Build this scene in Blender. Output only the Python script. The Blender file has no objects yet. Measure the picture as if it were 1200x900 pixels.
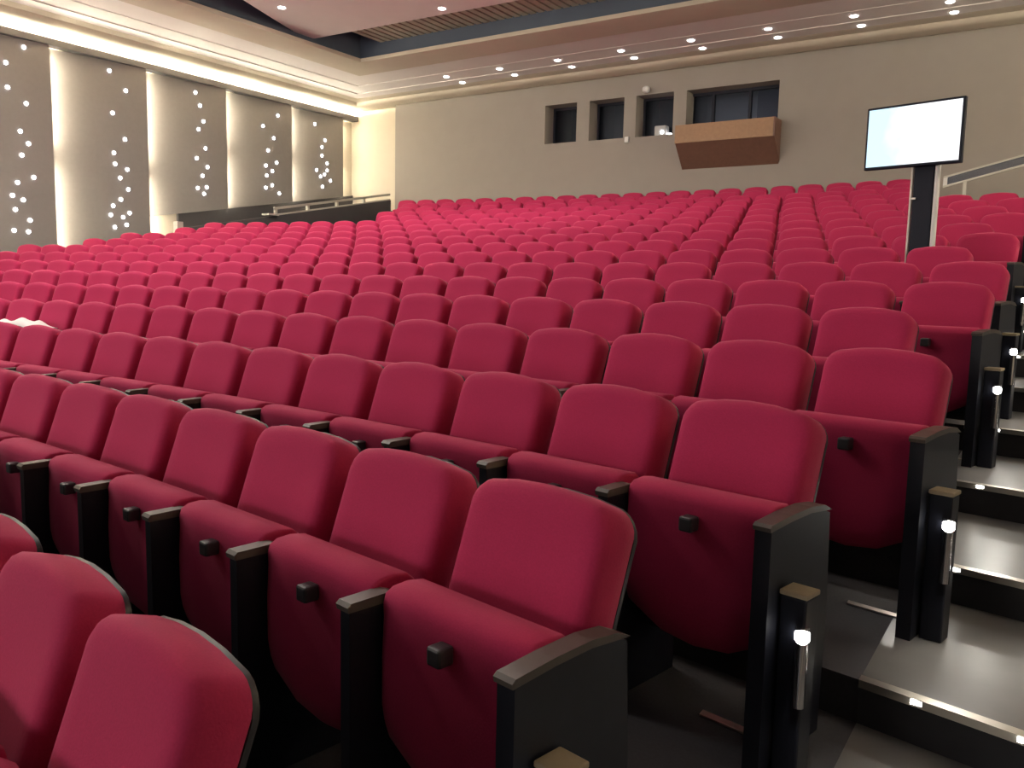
import bpy, bmesh, math, random
from mathutils import Matrix, Vector
random.seed(7)
scene = bpy.context.scene
COL = scene.collection
H = 1.632                                   # eye height above the lowest row platform

# ------------------------------------------------------------------ camera
def camera():
    f, yaw, pit, roll = 982.88, math.radians(33.232), math.radians(6.6206), math.radians(1.2598)
    F = Vector((-math.sin(yaw)*math.cos(pit), math.cos(yaw)*math.cos(pit), -math.sin(pit)))
    R = Vector((math.cos(yaw), math.sin(yaw), 0)); U = R.cross(F)
    R2 = math.cos(roll)*R + math.sin(roll)*U; U2 = -math.sin(roll)*R + math.cos(roll)*U
    m = Matrix.Identity(4)
    for k in range(3):
        m[k][0], m[k][1], m[k][2] = R2[k], U2[k], -F[k]
    m[2][3] = H
    cd = bpy.data.cameras.new('camera'); cd.sensor_width = 36; cd.lens = f/1200*36
    cd.clip_start = 0.05; cd.clip_end = 200
    o = bpy.data.objects.new('camera', cd); o.matrix_world = m; COL.objects.link(o)
    scene.camera = o
camera()

# ------------------------------------------------------------------ world, lights, exposure
w = bpy.data.worlds.new('world'); scene.world = w; w.use_nodes = True
w.node_tree.nodes['Background'].inputs[0].default_value = (0.9, 0.85, 0.8, 1)
w.node_tree.nodes['Background'].inputs[1].default_value = 0.05
vs = scene.view_settings
vs.view_transform = 'Standard'; vs.look = 'None'; vs.gamma = 1; vs.use_curve_mapping = False
vs.exposure = 0.0

def area(name, loc, target, size, power, col=(1, 0.93, 0.84)):
    l = bpy.data.lights.new(name, 'AREA'); l.shape = 'RECTANGLE'; l.size, l.size_y = size
    l.energy = power; l.color = col
    o = bpy.data.objects.new(name, l); COL.objects.link(o)
    o.location = loc; d = Vector(target)-Vector(loc)
    o.rotation_euler = d.to_track_quat('-Z', 'Y').to_euler()
    return o
HOUSE = 150
for hx in (-12.0, -8.5, -5.0):
    for hy in (2.0, 6.5, 11.5):
        area('house_light', (hx, hy, H+5.10), (hx, hy, 0), (1.6, 1.2), HOUSE*(0.15 if hx > -6 else 1.0)*(0.8 if hy > 11 else 1.0))
area('front_fill', (-9.5, -8.5, H+1.6), (-8.5, 5.0, H+6.5), (12.0, 4.0), 1050, (1, 0.94, 0.88))  # unseen fill lamp added behind the camera to brighten walls and ceiling

# ------------------------------------------------------------------ materials
def mat(name, col, rough=0.6, metal=0.0, noise=0.0, nscale=40, bump=0.0, emit=0.0, ecol=None, sheen=0.0, coat=0.0, col2=None, spec=0.5):
    m = bpy.data.materials.new(name); m.use_nodes = True
    nt = m.node_tree; b = nt.nodes['Principled BSDF']
    b.inputs['Base Color'].default_value = (*col, 1); b.inputs['Roughness'].default_value = rough
    b.inputs['Metallic'].default_value = metal; b.inputs['Specular IOR Level'].default_value = spec
    if sheen: b.inputs['Sheen Weight'].default_value = sheen; b.inputs['Sheen Roughness'].default_value = 0.4
    if sheen: b.inputs['Sheen Tint'].default_value = (1, 0.45, 0.55, 1)
    if coat: b.inputs['Coat Weight'].default_value = coat
    if emit:
        b.inputs['Emission Color'].default_value = (*(ecol or col), 1); b.inputs['Emission Strength'].default_value = emit
    if noise or bump:
        tc = nt.nodes.new('ShaderNodeTexCoord'); n = nt.nodes.new('ShaderNodeTexNoise')
        n.inputs['Scale'].default_value = nscale; n.inputs['Detail'].default_value = 5
        nt.links.new(tc.outputs['Object'], n.inputs['Vector'])
        if noise:
            mx = nt.nodes.new('ShaderNodeMix'); mx.data_type = 'RGBA'
            mx.inputs['A'].default_value = (*[c*(1-noise) for c in col], 1)
            mx.inputs['B'].default_value = (*(col2 or [min(1, c*(1+noise)) for c in col]), 1)
            nt.links.new(n.outputs['Fac'], mx.inputs['Factor']); nt.links.new(mx.outputs['Result'], b.inputs['Base Color'])
        if bump:
            bp = nt.nodes.new('ShaderNodeBump'); bp.inputs['Strength'].default_value = bump; bp.inputs['Distance'].default_value = 0.002
            nt.links.new(n.outputs['Fac'], bp.inputs['Height']); nt.links.new(bp.outputs['Normal'], b.inputs['Normal'])
    return m
M = dict(
    fabric=mat('red_fabric', (0.41, 0.022, 0.084), 0.85, noise=0.16, nscale=180, bump=0.25, sheen=0.2, spec=0.2),
    shell=mat('black_shell', (0.018, 0.017, 0.02), 0.45, noise=0.2),
    panel=mat('side_panel_laminate', (0.009, 0.010, 0.016), 0.45, noise=0.2, nscale=20, spec=0.3),
    arm=mat('armrest_grey_brown', (0.075, 0.06, 0.05), 0.4, noise=0.15, nscale=30),
    knob=mat('knob_black', (0.045, 0.045, 0.05), 0.3),
    carpet=mat('dark_carpet', (0.028, 0.027, 0.032), 0.9, noise=0.35, nscale=90, bump=0.4),
    step=mat('grey_step_vinyl', (0.105, 0.10, 0.095), 0.33, noise=0.14, nscale=9),
    riser=mat('dark_riser', (0.022, 0.022, 0.026), 0.6, noise=0.2, nscale=20),
    nose=mat('aluminium', (0.62, 0.58, 0.5), 0.28, 0.9),
    chrome=mat('chrome', (0.75, 0.75, 0.76), 0.12, 1.0),
    wall=mat('taupe_plaster', (0.32, 0.285, 0.252), 0.85, noise=0.05, nscale=3, bump=0.1),
    cream=mat('cream_plaster', (0.62, 0.55, 0.44), 0.8, noise=0.04, nscale=4),
    wpanel=mat('acoustic_panel_taupe', (0.25, 0.226, 0.208), 0.85, noise=0.06, nscale=12, bump=0.15),
    dado=mat('dark_grey_dado', (0.065, 0.06, 0.062), 0.7, noise=0.1, nscale=6),
    soffit=mat('soffit_rose_beige', (0.82, 0.77, 0.74), 0.85, noise=0.03, nscale=3),
    navy=mat('navy_void', (0.10, 0.125, 0.17), 0.8, noise=0.1, nscale=2),
    slat=mat('slat_olive_beige', (0.42, 0.39, 0.31), 0.7, noise=0.08, nscale=8),
    led=mat('led_white', (1, 1, 1), 0.5, emit=14, ecol=(0.93, 0.95, 1.0)),
    down=mat('downlight_white', (1, 1, 1), 0.5, emit=16, ecol=(1, 0.95, 0.93)),
    tube=mat('tube_warm', (1, 1, 1), 0.5, emit=130, ecol=(1, 0.91, 0.70)),
    tube_low=mat('tube_warm_low', (1, 1, 1), 0.5, emit=55, ecol=(1, 0.91, 0.70)),
    cove=mat('cove_strip_warm', (1, 1, 1), 0.5, emit=190, ecol=(1, 0.91, 0.72)),
    aisle=mat('aisle_lamp', (1, 1, 1), 0.5, emit=25, ecol=(1, 0.96, 0.9)),
    tan=mat('tan_cap', (0.36, 0.29, 0.19), 0.5, noise=0.1),
    metalp=mat('pale_metal', (0.55, 0.52, 0.45), 0.4, 0.3),
    white=mat('white_plastic', (0.75, 0.73, 0.7), 0.5),
    cloth=mat('white_cloth', (0.78, 0.74, 0.72), 0.9, noise=0.05, nscale=20, bump=0.3),
    bezel=mat('bezel_black', (0.010, 0.012, 0.022), 0.6, spec=0.2),
    wood=mat('tan_wood', (0.34, 0.19, 0.095), 0.5, noise=0.2, nscale=14),
    wood2=mat('brown_wood', (0.17, 0.085, 0.06), 0.5, noise=0.2, nscale=14),
    dark=mat('booth_dark', (0.02, 0.022, 0.035), 0.8, noise=0.1),
    boothwall=mat('booth_grey', (0.5, 0.49, 0.47), 0.8, noise=0.05),
    curtain=mat('booth_blue', (0.02, 0.03, 0.085), 0.8, noise=0.15),
)
def glass_mat():
    m = bpy.data.materials.new('glass_pane'); m.use_nodes = True; nt = m.node_tree
    nt.nodes.remove(nt.nodes['Principled BSDF'])
    t = nt.nodes.new('ShaderNodeBsdfTransparent'); g = nt.nodes.new('ShaderNodeBsdfGlossy'); mx = nt.nodes.new('ShaderNodeMixShader')
    t.inputs[0].default_value = (0.62, 0.66, 0.74, 1); g.inputs['Roughness'].default_value = 0.3
    fr = nt.nodes.new('ShaderNodeFresnel'); fr.inputs[0].default_value = 1.45; g.inputs['Color'].default_value = (0.4, 0.43, 0.48, 1)
    nt.links.new(fr.outputs[0], mx.inputs[0]); nt.links.new(t.outputs[0], mx.inputs[1]); nt.links.new(g.outputs[0], mx.inputs[2])
    nt.links.new(mx.outputs[0], nt.nodes['Material Output'].inputs[0])
    return m
M['glass'] = glass_mat()
def screen_mat():
    m = bpy.data.materials.new('screen_picture'); m.use_nodes = True; nt = m.node_tree; b = nt.nodes['Principled BSDF']
    b.inputs['Base Color'].default_value = (0.02, 0.02, 0.02, 1); b.inputs['Roughness'].default_value = 0.3
    tc = nt.nodes.new('ShaderNodeTexCoord'); sp = nt.nodes.new('ShaderNodeSeparateXYZ'); n = nt.nodes.new('ShaderNodeTexNoise'); n.inputs['Scale'].default_value = 5
    ad = nt.nodes.new('ShaderNodeMath'); ad.operation = 'MULTIPLY_ADD'; ad.inputs[1].default_value = 0.5
    nt.links.new(tc.outputs['Object'], sp.inputs[0]); nt.links.new(tc.outputs['Object'], n.inputs['Vector'])
    nt.links.new(n.outputs['Fac'], ad.inputs[0]); nt.links.new(sp.outputs['X'], ad.inputs[2])
    rp = nt.nodes.new('ShaderNodeValToRGB'); rp.color_ramp.elements[0].position = 0.0; rp.color_ramp.elements[1].position = 0.3
    rp.color_ramp.elements[0].color = (0.62, 0.87, 1, 1); rp.color_ramp.elements[1].color = (0.96, 0.97, 1, 1)
    nt.links.new(ad.outputs[0], rp.inputs[0]); nt.links.new(rp.outputs[0], b.inputs['Emission Color'])
    b.inputs['Emission Strength'].default_value = 1.25
    return m
M['screen'] = screen_mat()

# ------------------------------------------------------------------ mesh helpers
def mesh_from(verts, faces, name, smooth=None):
    me = bpy.data.meshes.new(name); me.from_pydata([tuple(v) for v in verts], [], faces)
    bm = bmesh.new(); bm.from_mesh(me); bmesh.ops.recalc_face_normals(bm, faces=bm.faces); bm.to_mesh(me); bm.free()
    if smooth:
        for p in me.polygons: p.use_smooth = True
        me.set_sharp_from_angle(angle=math.radians(smooth))
    me.update(); return me
def obj(name, me, m, parent=None, loc=None, rz=0.0, label=None, cat=None, group=None, kind=None):
    o = bpy.data.objects.new(name, me); COL.objects.link(o)
    if me is not None and m is not None and not me.materials: me.materials.append(M[m] if isinstance(m, str) else m)
    if parent: o.parent = parent
    if loc is not None: o.location = loc
    if rz: o.rotation_euler = (0, 0, rz)
    if label: o['label'] = label
    if cat: o['category'] = cat
    if group: o['group'] = group
    if kind: o['kind'] = kind
    return o
def boxes(lst):
    v, f = [], []
    for x0, x1, y0, y1, z0, z1 in lst:
        b = len(v)
        v += [(x0, y0, z0), (x1, y0, z0), (x1, y1, z0), (x0, y1, z0), (x0, y0, z1), (x1, y0, z1), (x1, y1, z1), (x0, y1, z1)]
        f += [tuple(b+i for i in q) for q in ((0, 3, 2, 1), (4, 5, 6, 7), (0, 1, 5, 4), (1, 2, 6, 5), (2, 3, 7, 6), (3, 0, 4, 7))]
    return v, f
def box_me(name, *lst): v, f = boxes(lst); return mesh_from(v, f, name)
def bevel_box(name, x0, x1, y0, y1, z0, z1, b=0.005, seg=2):
    v, f = boxes([(x0, x1, y0, y1, z0, z1)]); me = mesh_from(v, f, name)
    bm = bmesh.new(); bm.from_mesh(me)
    bmesh.ops.bevel(bm, geom=bm.edges[:], offset=b, segments=seg, affect='EDGES', profile=0.5); bm.to_mesh(me); bm.free()
    return me
def loops_mesh(name, loops, smooth=50, cap0=True, cap1=True):
    n = len(loops[0]); v = [p for l in loops for p in l]; f = []
    for a in range(len(loops)-1):
        for k in range(n):
            f.append((a*n+k, a*n+(k+1) % n, (a+1)*n+(k+1) % n, (a+1)*n+k))
    if cap0: f.append(tuple(range(n-1, -1, -1)))
    if cap1: f.append(tuple((len(loops)-1)*n+k for k in range(n)))
    return mesh_from(v, f, name, smooth)
def extrude_yz(name, poly, x0, x1, smooth=None):          # side profile (y,z) extruded along x
    return loops_mesh(name, [[(x0, y, z) for y, z in poly], [(x1, y, z) for y, z in poly]], smooth)
def disc_me(name, r, h, n=12):
    lo = [[(r*math.cos(2*math.pi*k/n), r*math.sin(2*math.pi*k/n), z) for k in range(n)] for z in (0, h)]
    return loops_mesh(name, lo, 40)
def tube_pts(name, pts, r, n=8):
    loops = []
    for i, p in enumerate(pts):
        a = Vector(pts[max(i-1, 0)]); b = Vector(pts[min(i+1, len(pts)-1)]); d = (b-a).normalized()
        u = d.cross(Vector((0, 0, 1)) if abs(d.z) < 0.9 else Vector((1, 0, 0))).normalized(); w_ = d.cross(u)
        loops.append([Vector(p)+r*(math.cos(2*math.pi*k/n)*u+math.sin(2*math.pi*k/n)*w_) for k in range(n)])
    return loops_mesh(name, loops, 50)

# ------------------------------------------------------------------ row layout (concentric arcs)
XC, YC, R0, D = -6.546, -26.8722, 29.1859, 0.942
def zrow(i): return H - (0.5396 if i >= 0 else 0.562) + 0.1389*i + 0.0016*i*i - 0.955      # platform height
def rad(c): return R0 + D*c
def at(c, s, z=0.0):
    th = s/rad(round(c)) if False else s/rad(c)
    return Vector((XC+rad(c)*math.sin(th), YC+rad(c)*math.cos(th), z))
def arc_x(r, x, ymax=17.94):
    return min(YC + math.sqrt(max(r*r-(x-XC)**2, 0.01)), ymax)
XL, XR, YW, YB, YF = -17.48, 4.4, 18.2, 17.95, -9.0

# ------------------------------------------------------------------ floor: row platforms and aisle steps
floor = obj('floor', box_me('floor', (XL-0.3, XR+0.3, YF-0.2, YW+1.6, -0.75, -0.55)), 'carpet', kind='structure')
def sector(name, r0, r1, xa, xb, z, zb, n):
    v, f = [], []
    for k in range(n+1):
        x = xa+(xb-xa)*k/n
        y0, y1 = arc_x(r0, x), arc_x(r1, x)
        v += [(x, y0, z), (x, y1, z), (x, y0, zb), (x, y1, zb)]
    for k in range(n):
        a, b = 4*k, 4*k+4
        f += [(a, b, b+1, a+1), (a+2, a+3, b+3, b+2), (a, a+2, b+2, b), (a+1, b+1, b+3, a+3)]
    f += [(0, 1, 3, 2), (4*n, 4*n+2, 4*n+3, 4*n+1)]
    return mesh_from(v, f, name)
AX0, AX1 = -0.45, 1.25
END_S = {-1: 5.485, 0: 5.791, 1: 6.023, 2: 6.277, 3: 6.005, 4: 6.275, 5: 6.29, 6: 5.975}
for i in range(-3, 17):
    r0, r1 = rad(i-0.9), rad(i+0.1) if i < 16 else rad(i+2.2)
    if i == -3: r0 = rad(-7)
    z, zb = zrow(i), zrow(i)-0.32
    obj('row_platform', sector('row_platform', r0, r1, XL, AX0, z, zb, 28), 'carpet', floor)
    obj('row_platform', sector('row_platform', r0, r1, AX1, XR+0.2, z, zb, 6), 'carpet', floor)
    st = obj('aisle_step', sector('aisle_step', r0, r1, AX0, AX1, z, zb, 6), 'step', floor)
    st.data.materials.append(M['riser'])
    for p in st.data.polygons: p.material_index = 0 if p.normal.z > 0.5 else 1
    if -1 <= i <= 6:
        pts = [at(i-0.25, END_S[i]-0.32), at(i-0.25, END_S[i]+0.02), at(i-0.215, END_S[i]+0.02), at(i-0.215, END_S[i]-0.32)]
        obj('floor_strip', loops_mesh('floor_strip', [[(q.x, q.y, z-0.002) for q in pts], [(q.x, q.y, z+0.006) for q in pts]], None), 'nose', floor)
    if i > -3:
        obj('nosing', sector('nosing', r0-0.012, r0+0.028, AX0, AX1, z+0.006, z-0.02, 6), 'nose', st)
        if i <= 8:
            for k in range(4):
                x = AX0+0.17+0.28*k
                obj('step_light', box_me('step_light', (x-0.016, x+0.016, arc_x(r0, x)-0.016, arc_x(r0, x)-0.004, z-0.011, z+0.001)), 'aisle', st)

# ------------------------------------------------------------------ walls
def prism_x(name, poly_yz, x0, x1): return extrude_yz(name, poly_yz, x0, x1)
wl = obj('wall_left', box_me('wall_left', (XL-0.40, XL-0.20, YF, YW+0.5, -0.6, H+7.2)), 'cream', kind='structure')
# saw-tooth panels with hidden vertical tubes
def pbot(y): return H + 2.53 - 0.172*(18.2-y)
edges = [3.07, 5.19, 7.31, 9.43, 11.55, 13.67, 15.74, 17.62]
DOTS = {
 3: [(8.95,4.45),(8.62,4.09),(8.63,3.63),(8.95,3.38),(8.82,2.83),(8.96,2.61),(8.83,2.37),(9.03,1.96),(8.73,1.83),(8.63,1.57),(8.82,1.5),(8.67,1.3),(8.93,1.11),(8.63,0.89),(8.89,0.88)],
 4: [(10.74,4.4),(11.08,4.05),(10.78,3.53),(11.03,3.01),(10.78,2.69),(10.8,2.46),(11.06,2.37),(10.9,2.17),(11.07,1.94),(10.9,1.71),(10.73,1.56),(10.67,1.36),(11.08,1.43),(10.94,1.33),(10.75,1.1),(11.01,1.17)],
 5: [(12.87,4.37),(12.98,4.09),(13.06,3.74),(12.93,3.54),(13.1,3.12),(12.87,2.86),(13.14,2.69),(13.01,2.47),(12.88,2.17),(13.11,2.21),(13.04,2.05)],
 6: [(15.31,4.27),(14.87,3.94),(15.18,3.68),(15.01,3.35),(14.94,2.96),(15.26,3.07),(15.13,2.84),(14.96,2.71),(15.12,2.48),(14.93,2.4),(15.33,2.29)],
 7: [(16.67,4.29),(17.0,3.91),(16.9,3.71),(16.9,3.48),(17.07,3.29),(16.72,3.07),(17.07,3.1),(16.85,2.91),(16.98,2.98),(17.18,2.83),(16.91,2.64)]}
DOTS[2] = [(y-4.24, z) for y, z in DOTS[4]]; DOTS[1] = [(y-4.24, z) for y, z in DOTS[3]]
PT = H+4.60
led_me = disc_me('led_spot', 0.037, 0.012, 12)
def pan_x(y, y0, y1): return XL-0.20+0.26*(y-y0)/(y1-y0)       # front face, proud at the far edge
def side_panels(wall, fx):                                      # fx maps x to the mirrored wall
    for k in range(1, len(edges)):
        y0, y1 = edges[k-1], edges[k]
        b0 = pbot(y0) if k >= 5 else zrow(2); b1 = pbot(y1) if k >= 5 else zrow(2)
        t = 0.05
        v = [(pan_x(y0,y0,y1), y0, b0), (pan_x(y1,y0,y1), y1, b1), (pan_x(y1,y0,y1), y1, PT), (pan_x(y0,y0,y1), y0, PT)]
        v += [(x-t, y, z) for x, y, z in v]
        f = [(0,1,2,3), (7,6,5,4), (0,4,5,1), (1,5,6,2), (2,6,7,3), (3,7,4,0)]
        pa = obj('panel', mesh_from([(fx(x), y, z) for x, y, z in v], f, 'panel'), 'wpanel', wall)
        for (y, z) in DOTS.get(k, []):
            o = obj('led_spot', led_me, 'led', pa, loc=(fx(pan_x(y, y0, y1)+0.004), y, H+z)); o.rotation_euler = (0, math.pi/2, 0)
        # two stacked tubes behind the proud edge
        lo = max(b1, H+0.3); mid = (lo+PT)/2
        for za, zb_ in ((lo+0.10, mid-0.20), (mid+0.20, PT-0.12)):
            obj('light_tube', tube_pts('light_tube', [(fx(XL-0.03), y1+0.03, za), (fx(XL-0.03), y1+0.03, zb_)], 0.018, 6), 'tube' if k < 7 else 'tube_low', wall)
side_panels(wl, lambda x: x)
# last strip of wall, shadow-gap lip and trough strip
obj('panel', box_me('panel', (XL-0.20, XL-0.17, edges[-1]+0.005, YW, pbot(17.6), PT)), 'cream', wl)
obj('lip', box_me('lip', (XL-0.15, XL+0.10, YF, YW, H+4.60, H+4.66), (XL+0.06, XL+0.10, YF, YW, H+4.66, H+4.735)), 'dado', wl)
obj('cove_strip', box_me('cove_strip', (XL-0.12, XL-0.02, 1.0, YW-0.1, H+4.66, H+4.75)), 'cove', wl)
# dark dado below the panels, stepping with the rake
v, f = extr = ([], [])
obj('dado', loops_mesh('dado', [[(x, 12.4, zrow(9)-0.3), (x, YW, zrow(15)-0.3), (x, YW, pbot(YW)), (x, 12.4, pbot(12.4))] for x in (XL-0.20, XL-0.12)], None), 'dado', wl)
obj('dado', box_me('dado', (XL-0.199, XL-0.195, YF, 12.39, -0.5, H+0.0)), 'cream', wl)

# parapet with pale rail at the side passage
def ptop(y): return H + 1.58 + (2.36-1.58)*(y-13.98)/(18.22-13.98)
par = obj('parapet', None, None, label='dark grey sloping parapet between the side passage and the red seats', cat='parapet')
par.location = (-16.0, 11.3, zrow(9))
def rel(o, base): o.location = tuple(-c for c in base)
pb = (-16.0, 11.3, zrow(9))
q = obj('parapet_wall', loops_mesh('parapet_wall', [[(x, 11.3, zrow(8)-0.2), (x, YB-0.02, zrow(15)-0.2), (x, YB-0.02, ptop(YB)), (x, 11.3, ptop(11.3))] for x in (-16.0, -15.9)], None), 'dado', par); rel(q, pb)
q = obj('end_post', box_me('end_post', (-16.02, -15.88, 11.16, 11.30, zrow(8), H+1.22)), 'metalp', par); rel(q, pb)
rl = obj('handrail', None, None, label='pale metal handrail on the dark sloping parapet by the light panels', cat='railing')
rl.location = (-15.95, 13.85, ptop(13.85)); rb = tuple(rl.location)
def slope_bar(y0, y1, za, zb_, hx=0.03, hz=0.03):
    return loops_mesh('bar', [[(-15.95-hx, y, z-hz), (-15.95+hx, y, z-hz), (-15.95+hx, y, z+hz), (-15.95-hx, y, z+hz)] for y, z in ((y0, za), (y1, zb_))], None)
q = obj('top_rail', slope_bar(13.85, YB-0.03, ptop(13.85)+0.17, ptop(YB)+0.15, 0.035, 0.028), 'metalp', rl); rel(q, rb)
q = obj('bottom_rail', slope_bar(13.85, YB-0.03, ptop(13.85)+0.015, ptop(YB)+0.015, 0.04, 0.02), 'metalp', rl); rel(q, rb)
for y in (13.88, 14.9, 15.9, 16.9):
    q = obj('post', box_me('post', (-15.985, -15.915, y-0.03, y+0.03, ptop(y), ptop(y)+0.17)), 'metalp', rl); rel(q, rb)
q = obj('end_cap', box_me('end_cap', (-16.05, -15.80, 13.55, 13.86, ptop(13.7)+0.02, ptop(13.7)+0.06)), 'metalp', rl); rel(q, rb)

# back wall with four recessed openings
wb = obj('wall_back', None, None, kind='structure')
OPEN = [(-10.97,-10.09,3.47,4.38), (-9.75,-8.85,3.46,4.37), (-8.55,-7.64,3.45,4.37), (-7.34,-5.32,3.30,4.36)]
def wall_with_openings():
    xs = sorted({-15.77, XR+0.4} | {o[0] for o in OPEN} | {o[1] for o in OPEN}); zs = sorted({-0.6-H, 7.2} | {o[2] for o in OPEN} | {o[3] for o in OPEN})
    lst = []
    for a, b in zip(xs, xs[1:]):
        o = next((o for o in OPEN if abs(o[0]-a) < 1e-6), None)
        if o: lst += [(a, b, YB, YB+0.55, -0.6, H+o[2]), (a, b, YB, YB+0.55, H+o[3], H+7.2)]
        else: lst += [(a, b, YB, YB+0.55, -0.6, H+7.2)]
    return box_me('wall', *lst)
obj('wall', wall_with_openings(), 'wall', wb)
obj('wall_return', box_me('wall_return', (XL-0.2, -15.77, YW, YW+0.3, -0.6, H+7.2)), 'cream', wb)
for k, (a, b, c_, d_) in enumerate(OPEN):
    wn = obj('window_%d' % (k+1), None, None, kind='structure')
    obj('booth_back', box_me('booth_back', (a-0.1, b+0.1, YB+1.4, YB+1.45, H+c_-0.2, H+d_+0.2)), 'dark' if k < 3 else 'boothwall', wn)
    for x in (a-0.1, b+0.05):
        obj('booth_side', box_me('booth_side', (x, x+0.05, YB+0.55, YB+1.4, H+c_-0.2, H+d_+0.2)), 'dark' if k < 3 else 'boothwall', wn)
    obj('booth_floor', box_me('booth_floor', (a-0.05, b+0.05, YB+0.55, YB+1.4, H+c_-0.2, H+c_-0.15)), 'dark', wn)
    obj('booth_ceiling', box_me('booth_ceiling', (a-0.05, b+0.05, YB+0.55, YB+1.4, H+d_+0.15, H+d_+0.2)), 'dark', wn)
    if k < 3:
        obj('frame', box_me('frame', (a, a+0.05, YB+0.40, YB+0.46, H+c_, H+d_), (b-0.05, b, YB+0.40, YB+0.46, H+c_, H+d_),
            (a+0.05, b-0.05, YB+0.40, YB+0.46, H+c_, H+c_+0.05), (a+0.05, b-0.05, YB+0.40, YB+0.46, H+d_-0.05, H+d_)), 'dark', wn)
        obj('pane', box_me('pane', (a+0.05, b-0.05, YB+0.42, YB+0.43, H+c_+0.05, H+d_-0.05)), 'glass', wn)
    else:
        m1, m2 = -6.87, -6.05
        for pa_, pb_ in ((a, m1-0.03), (m1+0.03, m2-0.03), (m2+0.03, b)):
            obj('pane', box_me('pane', (pa_, pb_, YB+0.42, YB+0.43, H+c_, H+d_-0.06)), 'glass', wn)
        for x in (m1, m2):
            obj('mullion', box_me('mullion', (x-0.03, x+0.03, YB+0.38, YB+0.47, H+c_, H+d_-0.06)), 'dark', wn)
        obj('head', box_me('head', (a, b, YB+0.38, YB+0.47, H+d_-0.06, H+d_)), 'dark', wn)
        obj('curtain', box_me('curtain', (m2+0.1, b, YB+0.60, YB+0.66, H+c_, H+d_)), 'curtain', wn)
# wooden balcony box below the wide opening
bb = obj('balcony_box', None, None, loc=(-6.31, YB, H+2.75), label='two-tone wooden balcony box under the wide window of the back wall', cat='balcony')
def bx(name, poly, m, x0=-7.39, x1=-5.23):
    o = obj(name, extrude_yz(name, poly, x0, x1), m, bb); o.location = (6.31, -YB, -(H+2.75)); return o
bx('front_board', [(17.50, H+3.16), (17.54, H+3.16), (17.54, H+3.54), (17.50, H+3.54)], 'wood', -7.39, -5.27)
bx('sloped_underside', [(17.50, H+3.155), (YB, H+2.66), (YB, H+2.70), (17.54, H+3.155)], 'wood2', -7.37, -5.25)
bx('end_board', [(17.50, H+3.155), (YB, H+2.70), (YB, H+3.54), (17.50, H+3.54)], 'wood2', -5.265, -5.235)
bx('end_board', [(17.545, H+3.155), (YB, H+2.72), (YB, H+3.54), (17.545, H+3.54)], 'wood2', -7.39, -7.36)
bx('top_ledge', [(17.545, H+3.50), (YB, H+3.50), (YB, H+3.535), (17.545, H+3.535)], 'wood', -7.355, -5.27)
# small fittings on the back wall
lm = obj('wall_lamp', None, None, loc=(-8.26, YB, H+4.46), label='small white lamp fixed above the third booth window', cat='lamp')
obj('bracket', box_me('bracket', (-0.04, 0.04, -0.06, 0.0, -0.02, 0.05)), 'white', lm)
obj('lamp_head', loops_mesh('lamp_head', [[(rr*math.cos(a*math.pi/5), -0.12+rr*math.sin(a*math.pi/5), zz) for a in range(10)] for zz, rr in ((-0.07, 0.05), (-0.04, 0.085), (0.03, 0.085), (0.06, 0.05))], 40), 'white', lm)
sb = obj('junction_box', bevel_box('junction_box', -0.05, 0.05, -0.06, 0.0, -0.06, 0.07, 0.012), 'white', loc=(-8.74, YB, H+3.40), label='small white box on the back wall below two booth windows', cat='box')
pj = obj('projector', None, None, loc=(-8.0, YB+0.20, H+3.45), label='pale projector with a glowing lens inside the third booth window', cat='projector')
obj('body', bevel_box('body', -0.16, 0.12, -0.02, 0.18, 0.02, 0.25, 0.02), 'boothwall', pj)
obj('foot', box_me('foot', (-0.12, -0.08, 0.0, 0.14, 0.0, 0.02), (0.04, 0.08, 0.0, 0.14, 0.0, 0.02)), 'dark', pj)
le = obj('lens', disc_me('lens', 0.035, 0.02, 12), 'led', pj, loc=(0.03, -0.02, 0.10)); le.rotation_euler = (math.pi/2, 0, 0)
obj('side_light', bevel_box('side_light', 0.17, 0.24, -0.02, 0.05, 0.02, 0.07, 0.01), 'led', pj)

wr = obj('wall_right', box_me('wall_right', (XR+0.2, XR+0.4, YF, YB, -0.6, H+7.2)), 'cream', kind='structure')
side_panels(wr, lambda x: XL+XR-x)  # mirrored tubes and spots, added out of view to light this side
obj('dado', box_me('dado', (XR+0.12, XR+0.2, 9.43, YB, 0.0, pbot(11.5))), 'dado', wr)
tr = obj('trim_1', box_me('trim_1', (XR-0.10, XR+0.15, YF, YB, H+4.60, H+4.66), (XR-0.10, XR-0.06, YF, YB, H+4.66, H+4.735)), 'dado', kind='structure')
obj('cove_strip', box_me('cove_strip', (XR+0.02, XR+0.12, 1.0, YB-0.1, H+4.66, H+4.75)), 'cove', tr)  # unseen glowing strip added to brighten the soffit on the right
obj('wall_front', box_me('wall_front', (XL-0.2, XR+0.2, YF-0.2, YF, -0.6, H+7.2)), 'wall', kind='structure')

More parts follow.
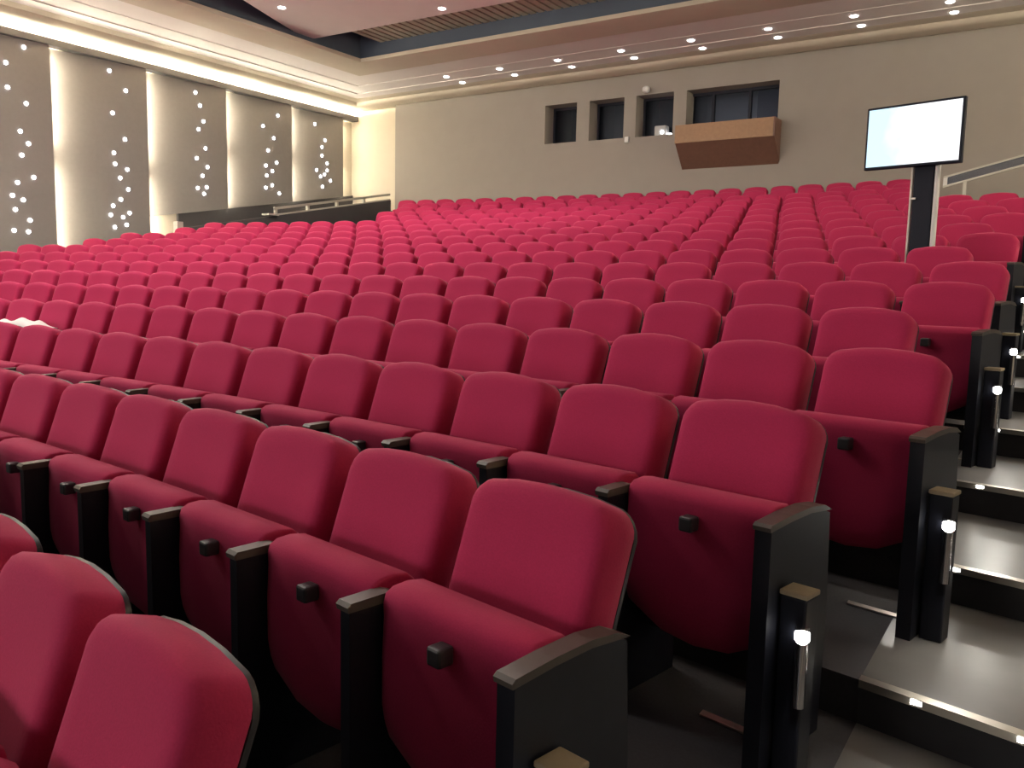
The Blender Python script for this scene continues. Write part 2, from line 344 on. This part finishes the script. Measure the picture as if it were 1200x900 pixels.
# ------------------------------------------------------------------ ceiling: moulded soffit ring round a dark void
ceil = obj('ceiling', box_me('ceiling', (XL-0.4, XR+0.2, YF-0.2, YW+0.6, H+7.2, H+7.3)), 'navy', kind='structure')
def ring(name, prof, m, smooth=None):
    v, f = [], []
    for a, z in prof:
        v += [(XL-0.2+a+(0.2 if a > 0.3 else 0), YF, H+z), (XL-0.2+a+(0.2 if a > 0.3 else 0), YW-a, H+z), (XR+0.2-a-(0.2 if a > 0.3 else 0), YW-a, H+z), (XR+0.2-a-(0.2 if a > 0.3 else 0), YF, H+z)]
    for k in range(len(prof)-1):
        for j in range(3):
            f.append((4*k+j, 4*k+j+1, 4*k+4+j+1, 4*k+4+j))
    me = bpy.data.meshes.new(name); me.from_pydata(v, [], f)
    bm = bmesh.new(); bm.from_mesh(me)
    for fc in bm.faces: fc.normal_update()
    bmesh.ops.solidify(bm, geom=bm.faces[:], thickness=0.02) if False else None
    bm.to_mesh(me); bm.free()
    if smooth:
        for p in me.polygons: p.use_smooth = True
        me.set_sharp_from_angle(angle=math.radians(smooth))
    return obj(name, me, m, ceil)
ring('cornice', [(0.0, 5.02), (0.0, 4.86), (0.26, 4.86), (0.30, 4.84), (0.40, 4.845), (0.52, 4.87), (0.60, 4.92), (0.63, 4.97), (0.80, 4.975), (0.86, 5.0)], 'cream', 35)
ring('soffit', [(0.86, 5.0), (1.22, 5.0), (1.22, 4.985), (1.30, 4.985), (1.30, 5.0), (1.9, 5.0), (1.9, 5.008), (2.02, 5.008), (2.02, 5.0), (2.75, 5.0)], 'soffit')
ring('inner_moulding', [(2.75, 5.0), (2.75, 4.975), (2.95, 4.96), (3.3, 4.97), (3.55, 4.985), (3.6, 5.0), (3.6, 5.08)], 'cream', 35)
ring('void_side', [(3.6, 5.08), (3.5, 5.08), (3.5, 7.2)], 'navy')
dl_me = disc_me('downlight', 0.065, 0.012, 14)
for k in range(-1, 10):
    for dy in (16.58, 17.22):
        x = -12.95+1.552*k
        if x > XR-3.0 or x < XL+3: continue
        obj('downlight', dl_me, 'down', ceil, loc=(x, dy, H+4.988))
# hanging ceiling sail and slatted strip
sail_pts = [(-11.2, -2.0), (-12.0, 4.0), (-12.7, 8.5), (-13.29, 10.85), (-13.68, 11.89), (-14.06, 12.95), (-14.08, 13.14), (-13.95, 13.27), (-13.0, 13.29), (-8.9, 13.40), (-3.0, 13.4), (0.6, 13.4), (0.9, 10.0), (0.2, 4.0), (-1.0, -2.0)]
sail = obj('ceiling_sail', loops_mesh('ceiling_sail', [[(x, y, H+5.20) for x, y in sail_pts], [(x, y, H+5.24) for x, y in sail_pts]], None), 'soffit', ceil)
for (x, y) in [(-12.98, 11.50), (-10.33, 13.06), (-8.77, 13.10), (-7.2, 13.1), (-5.6, 13.1), (-4.0, 13.1), (-12.4, 8.4), (-11.7, 5.2)]:
    obj('downlight', dl_me, 'down', sail, loc=(x, y, H+5.189))
strip = obj('slatted_strip', box_me('slatted_strip', (-13.4, 1.0, 13.62, 14.86, H+5.42, H+5.45)), 'slat', ceil)
sl_me = box_me('slat', (-0.065, 0.065, -0.60, 0.60, -0.03, 0.0))
for k in range(76):
    obj('slat', sl_me, 'slat', strip, loc=(-13.3+0.19*k, 14.24, H+5.42))

# ------------------------------------------------------------------ the seat
def rrect(wd, z0, z1, rt, rb_, arch, n=5):
    pts = []; hw = wd/2
    for cx, cz, a0, r in ((hw-rb_, z0+rb_, -90, rb_), (hw-rt, z1-rt, 0, rt), (-hw+rt, z1-rt, 90, rt), (-hw+rb_, z0+rb_, 180, rb_)):
        for k in range(n+1):
            a = math.radians(a0+90*k/n); pts.append((cx+r*math.cos(a), cz+r*math.sin(a)))
        if a0 == 0:
            for j in (1, 2, 3): pts.append(((hw-rt)*(1-j/2), z1))
    out = []
    for x, z in pts:
        wz = max(0, (z-(z1-0.25))/0.25)
        out.append((x, z+arch*(1-(x/hw)**2)*wz))
    return out
def recline(y, z): u = max(0.0, 1.0-z); return y+0.012-0.10*u-0.42*u*u if u < 0.55 else y+0.012-0.182-0.30*(u-0.55)
def backrest_me(lo=False):
    o = rrect(0.474, 0.44, 0.968, 0.055, 0.03, 0.032, 3 if lo else 5); cz = 0.72; hw = 0.237; hh = 0.28
    def lp(d, y):
        drop = 0.30*max(0.0, y+0.012); out = []
        for x, z in o:
            zz = cz+(z-cz)*(1-d/hh); zz -= drop*max(0.0, (z-0.75)/0.25)
            out.append((x*(1-d/hw)-0.010, recline(y-0.012*(1-((z-cz)/hh)**2), zz), zz))
        return out
    seq = [(0.010, 0.085), (0.002, 0.078), (0.0, 0.03), (0.0, -0.010), (0.005, -0.028), (0.016, -0.041), (0.035, -0.048), (0.07, -0.051), (0.15, -0.052)] if not lo else [(0.0, 0.08), (0.0, -0.012), (0.012, -0.038), (0.04, -0.048), (0.14, -0.052)]
    return loops_mesh('backrest', [lp(*s) for s in seq], 60)
def shell_me():
    o = rrect(0.468, 0.30, 0.938, 0.055, 0.06, 0.032, 4); cz = 0.64; hw = 0.234; hh = 0.34
    def lp(d, y): return [(x*(1-d/hw)-0.010, recline(y, cz+(z-cz)*(1-d/hh)), cz+(z-cz)*(1-d/hh)) for x, z in o]
    return loops_mesh('back_shell', [lp(0.0, 0.076), lp(0.0, 0.090), lp(0.02, 0.102), lp(0.12, 0.110)], 50)
def cushion_me(lo=False):
    prof = [(-.165,.66),(-.178,.715),(-.205,.738),(-.255,.746),(-.298,.743),(-.322,.730),(-.330,.706),(-.328,.67),(-.334,.56),(-.333,.42),(-.326,.33),(-.312,.27),(-.29,.25),(-.262,.262),(-.225,.36),(-.19,.50)]
    if lo: prof = [(-.165,.66),(-.20,.732),(-.255,.742),(-.31,.725),(-.334,.66),(-.333,.42),(-.30,.255),(-.262,.262),(-.19,.50)]
    cy, cz = -0.255, 0.5; hw = 0.250; loops = []
    for x, d in ((-hw, 0.012), (-hw+0.004, 0.004), (-hw+0.012, 0.0), (-0.12, 0.0), (0, 0), (0.12, 0), (hw-0.012, 0.0), (hw-0.004, 0.004), (hw, 0.012)):
        l = []
        for y, z in prof:
            zz = cz+(z-cz)*(1-d/0.25); yy = cy+(y-cy)*(1-d/0.085)
            if z < 0.45: zz += 0.085*abs(x/hw)**2.4*min(1, (0.45-z)/0.15)
            l.append((x, yy, zz))
        loops.append(l)
    return loops_mesh('seat_cushion', loops, 55)
def side_me(th=0.042, z=0.70, x=-0.275):
    prof = [(-.42, 0.0), (-.42, z), (-.30, z+.008), (-.18, z+.010), (-.09, z+.002), (-.05, z-.012), (-.03, 0.40), (-.04, 0.0)]
    return loops_mesh('side_panel', [[(xx, y, zz) for y, zz in prof] for xx in (x-th/2, x+th/2)], None)
def arm_me(x=-0.275, wd=0.056, z=0.70):
    prof = [(-.428, z-0.002), (-.43, z+.010), (-.42, z+.018), (-.30, z+.026), (-.18, z+.028), (-.09, z+.018), (-.04, z-.004), (-.07, z-.002), (-.18, z+.009), (-.30, z+.007)]
    return loops_mesh('armrest', [[(xx, y, zz) for y, zz in prof] for xx in (x-wd/2, x+wd/2)], None)
def inner_side_me():
    prof = [(-.42, 0.0), (-.42, 0.70), (-.285, 0.70), (-.265, 0.66), (-.02, 0.60), (.0, 0.40), (.0, 0.0)]
    return loops_mesh('side_panel', [[(xx, y, zz) for y, zz in prof] for xx in (-0.295, -0.257)], None)
def inner_arm_me():
    prof = [(-.427, 0.699), (-.43, 0.713), (-.42, 0.722), (-.30, 0.724), (-.278, 0.716), (-.275, 0.699)]
    return loops_mesh('armrest', [[(xx, y, zz) for y, zz in prof] for xx in (-0.301, -0.251)], None)
ME = dict(back=backrest_me(), back_lo=backrest_me(True), shell=shell_me(), cush=cushion_me(), cush_lo=cushion_me(True),
          side=inner_side_me(), arm=inner_arm_me(), end=side_me(0.05, 0.71, 0.277), end_arm=arm_me(0.277, 0.054, 0.71),
          knob=bevel_box('bumper_knob', -0.023, 0.023, -0.376, -0.328, 0.632, 0.678, 0.007),
          spine=box_me('base_beam', (-0.25, 0.25, -0.19, -0.11, 0.22, 0.30)))
for k, m in (('back', 'fabric'), ('back_lo', 'fabric'), ('shell', 'shell'), ('cush', 'fabric'), ('cush_lo', 'fabric'), ('side', 'panel'), ('arm', 'arm'), ('end', 'panel'), ('end_arm', 'arm'), ('knob', 'knob'), ('spine', 'shell')):
    ME[k].materials.append(M[m])
ORD = ['zeroth', 'first', 'second', 'third', 'fourth', 'fifth', 'sixth', 'seventh', 'eighth', 'ninth', 'tenth', 'eleventh', 'twelfth', 'thirteenth', 'fourteenth', 'fifteenth', 'sixteenth', 'seventeenth', 'eighteenth', 'nineteenth', 'twentieth'] + \
      ['twenty-' + t for t in ('first', 'second', 'third', 'fourth', 'fifth', 'sixth', 'seventh', 'eighth', 'ninth')] + ['thirtieth', 'thirty-first', 'thirty-second']
END = {-1: 5.485, 0: 5.791, 1: 6.023, 2: 6.277, 3: 6.005, 4: 6.275, 5: 6.29, 6: 5.975, 7: 6.24, 8: 5.97, 9: 6.25, 10: 5.97, 11: 6.25, 12: 5.97, 13: 4.62, 14: 4.36, 15: 4.34, 16: 4.07}
LEFT = {12: -5.9, 13: -6.35, 14: -6.95, 15: -7.6, 16: -8.15}
WS = 0.55
f_, yaw_ = 982.88, math.radians(33.232)
Fh = Vector((-math.sin(yaw_), math.cos(yaw_), 0)); Rh = Vector((math.cos(yaw_), math.sin(yaw_), 0))
def part(name, me, parent): return obj(name, me, None, parent)
def make_seat(i, k, s):
    P = at(i, s, zrow(i)); th = s/rad(i)
    rowname = ORD[17-i]
    if i == 13: lab = 'red tip-up auditorium seat, %s in from the glass railing end, %s row from back wall' % (ORD[k+1], rowname)
    elif k == 0: lab = 'red tip-up auditorium seat at the stepped aisle, %s row down from the back wall' % rowname
    else: lab = 'red tip-up auditorium seat, %s in from the stepped aisle, %s row from back wall' % (ORD[k+1], rowname)
    r = obj('auditorium_seat', None, None, loc=P, rz=-th, label=lab, cat='seat', group='red tip-up seats in the raked rows')
    far = i >= 7
    b = part('backrest', ME['back_lo' if far else 'back'], r)
    part('back_shell', ME['shell'], b)
    c = part('seat_cushion', ME['cush_lo' if far else 'cush'], r)
    if i <= 5: part('bumper_knob', ME['knob'], c)
    sp = part('side_panel', ME['side'], r)
    if not far: part('armrest', ME['arm'], sp); part('base_beam', ME['spine'], r)
    if k == 0:
        e = part('end_panel', ME['end'], r); part('armrest', ME['end_arm'], e)
    return r
stuff_seats = []; count = 0
for i in range(-1, 17):
    s = END[i]-WS/2; k = 0
    lim = LEFT.get(i, -9.1)
    while s-WS/2 > lim-0.15:
        P = at(i, s); d = P.dot(Fh); x = 600+f_*P.dot(Rh)/max(d, 0.3)
        if x < -330: break
        if i >= 14: stuff_seats.append((i, s))
        else: make_seat(i, k, s); count += 1
        s -= WS; k += 1
print('SEATS', count, len(stuff_seats))
# last rows under the back wall, past the three-hundred limit: one object of real seats
def far_rows():
    v, f, mi = [], [], []
    src = [(ME['back_lo'], 0), (ME['cush_lo'], 0), (ME['shell'], 1), (ME['side'], 1)]
    for i, s in stuff_seats:
        mt = Matrix.Translation(at(i, s, zrow(i))) @ Matrix.Rotation(-s/rad(i), 4, 'Z')
        for me, mk in src:
            b = len(v); v += [tuple(mt @ q.co) for q in me.vertices]
            for p in me.polygons: f.append(tuple(b+q for q in p.vertices)); mi.append(mk)
    me = bpy.data.meshes.new('far_seats'); me.from_pydata(v, [], f)
    me.materials.append(M['fabric']); me.materials.append(M['shell'])
    me.polygons.foreach_set('material_index', mi)
    for p in me.polygons: p.use_smooth = True
    me.set_sharp_from_angle(angle=math.radians(55)); me.update()
    obj('far_seats', me, None, label='three topmost rows of red seats right below the back wall', cat='seats', kind='stuff')
far_rows()

# ------------------------------------------------------------------ aisle light posts at the row ends
cap_me = bevel_box('cap', -0.041, 0.041, -0.041, 0.041, 0.525, 0.54, 0.004)
post_me = bevel_box('post', -0.038, 0.038, -0.038, 0.038, 0.0, 0.525, 0.006)
chr_me = loops_mesh('reflector', [[(0.030+0.018*math.cos(a*math.pi/6), -0.034-0.018*math.sin(a*math.pi/6), z) for a in range(12)] for z in (0.22, 0.45)], 50)
lamp_me = loops_mesh('lamp', [[(0.033+r_*math.cos(a*math.pi/6), -0.040-r_*math.sin(a*math.pi/6), z) for a in range(12)] for z, r_ in ((0.405, 0.012), (0.415, 0.02), (0.435, 0.02), (0.447, 0.010))], 50)
for me, m in ((cap_me, 'tan'), (post_me, 'panel'), (chr_me, 'chrome'), (lamp_me, 'aisle')): me.materials.append(M[m])
for i in range(-1, 13):
    s = END[i]+0.078
    r = obj('aisle_light', None, None, loc=at(i-0.30/D, s, zrow(i)), rz=-s/rad(i),
            label='black aisle light post with tan cap beside the end seat, %s row from back wall' % ORD[17-i], cat='light', group='aisle lights at the row ends')
    r.location = at(i, s, zrow(i)) - Vector((math.sin(s/rad(i)), math.cos(s/rad(i)), 0))*0.325
    p_ = part('post', post_me, r); part('cap', cap_me, p_); part('reflector', chr_me, r); part('lamp', lamp_me, r)
    if i <= 6:
        l = bpy.data.lights.new('aisle_glow', 'SPOT'); l.energy = 9; l.color = (1, 0.95, 0.86); l.spot_size = math.radians(130); l.spot_blend = 0.8; l.shadow_soft_size = 0.02
        lo_ = bpy.data.objects.new('aisle_glow', l); COL.objects.link(lo_); lo_.parent = r; lo_.location = (0.07, -0.09, 0.42)
        lo_.rotation_euler = Vector((0.7, -0.35, -1)).to_track_quat('-Z', 'Y').to_euler()

# ------------------------------------------------------------------ monitor on its stand
ang = math.radians(-13.7)
tvb = Vector((-1.07, 7.85, zrow(7)))
ts = obj('monitor_stand', None, None, loc=tvb, rz=ang, label='dark monitor stand with two silver poles rising between seat rows', cat='stand')
top = H+1.25-tvb.z
obj('base_plate', bevel_box('base_plate', -0.24, 0.24, -0.10, 0.10, 0.0, 0.03, 0.008), 'bezel', ts)
obj('column', bevel_box('column', -0.085, 0.075, -0.02, 0.03, 0.03, top, 0.006), 'bezel', ts)
obj('pole', tube_pts('pole', [(-0.105, 0, 0.03), (-0.105, 0, top)], 0.013, 10), 'metalp', ts)
obj('pole', tube_pts('pole', [(0.098, 0, 0.03), (0.098, 0, top)], 0.022, 10), 'white', ts)
obj('clip', box_me('clip', (-0.09, -0.055, -0.035, -0.02, H+0.80-tvb.z, H+0.815-tvb.z)), 'metalp', ts)
tv = obj('monitor', None, None, loc=(-1.165, 7.86, H+1.07), rz=ang, label='flat screen monitor glowing white above the red seats', cat='monitor')
obj('housing', bevel_box('housing', -0.395, 0.395, -0.075, -0.025, -0.005, 0.515, 0.008), 'bezel', tv)
obj('screen', box_me('screen', (-0.375, 0.375, -0.079, -0.0745, 0.018, 0.495)), 'screen', tv)
obj('mount', box_me('mount', (0.03, 0.19, -0.025, 0.0, 0.05, 0.30)), 'bezel', tv)

# ------------------------------------------------------------------ stair railing at the back right
sr = obj('stair_railing', None, None, loc=(-1.9, 16.0, H+1.8), label='white framed glass stair railing climbing beside the back wall', cat='railing')
def rz_(x): return H+1.81+0.255*(x+1.9)
def sbar(name, m, x0, x1, da, db, ya=-0.025, yb=0.025):
    o = obj(name, loops_mesh(name, [[(x, 16.0+ya, rz_(x)+da), (x, 16.0+yb, rz_(x)+da), (x, 16.0+yb, rz_(x)+db), (x, 16.0+ya, rz_(x)+db)] for x in (x0, x1)], None), m, sr)
    o.location = (1.9, -16.0, -(H+1.8)); return o
sbar('top_rail', 'metalp', -1.9, 1.6, 0.155, 0.185); sbar('bottom_rail', 'metalp', -1.9, 1.6, 0.0, 0.03)
sbar('glass_panel', 'glass', -1.84, 1.6, 0.03, 0.155, -0.006, 0.006); sbar('end_post', 'white', -1.9, -1.84, 0.03, 0.155)
for x in (-1.6, -0.4, 0.8):
    sbar('post', 'metalp', x, x+0.05, zrow(14)-rz_(x), -0.001)

# ------------------------------------------------------------------ white cloth left on folded seats
def cloth():
    n, m = 22, 9; v, f = [], []
    for a in range(n+1):
        for b in range(m+1):
            u = a/n; t = b/m*2-1
            hgt = 0.065*math.sqrt(max(0, 1-t*t))*(0.75+0.2*math.sin(3+u*7.5))*min(1, 6*u+0.15, 5*(1-u)+0.1) + 0.02*math.sin(u*23+t*3)*(1-abs(t))
            v.append((-0.50+u*1.0, 0.11*t+0.012*math.sin(u*11), 0.02+max(hgt, 0.0)))
    for a in range(n):
        for b in range(m):
            q = a*(m+1)+b; f.append((q, q+m+1, q+m+2, q+1))
    nv = len(v); v += [(x, y, 0.0) for x, y, z in v[:nv]]
    f += [tuple(nv+q for q in reversed(fc)) for fc in f[:n*m]]
    rim = [a*(m+1) for a in range(n+1)] + [n*(m+1)+b for b in range(1, m+1)] + [a*(m+1)+m for a in range(n-1, -1, -1)] + [b for b in range(m-1, 0, -1)]
    for k in range(len(rim)):
        p0, p1 = rim[k], rim[(k+1) % len(rim)]; f.append((p0, p0+nv, p1+nv, p1))
    return mesh_from(v, f, 'folded_cloth', 60)
cs = -1.47
cp = at(2, cs, zrow(2)+0.738); cp -= Vector((math.sin(cs/rad(2)), math.cos(cs/rad(2)), 0))*0.25
obj('folded_cloth', cloth(), 'cloth', loc=cp, rz=-cs/rad(2), label='white folded cloth left lying on top of tipped-up red seats', cat='cloth')
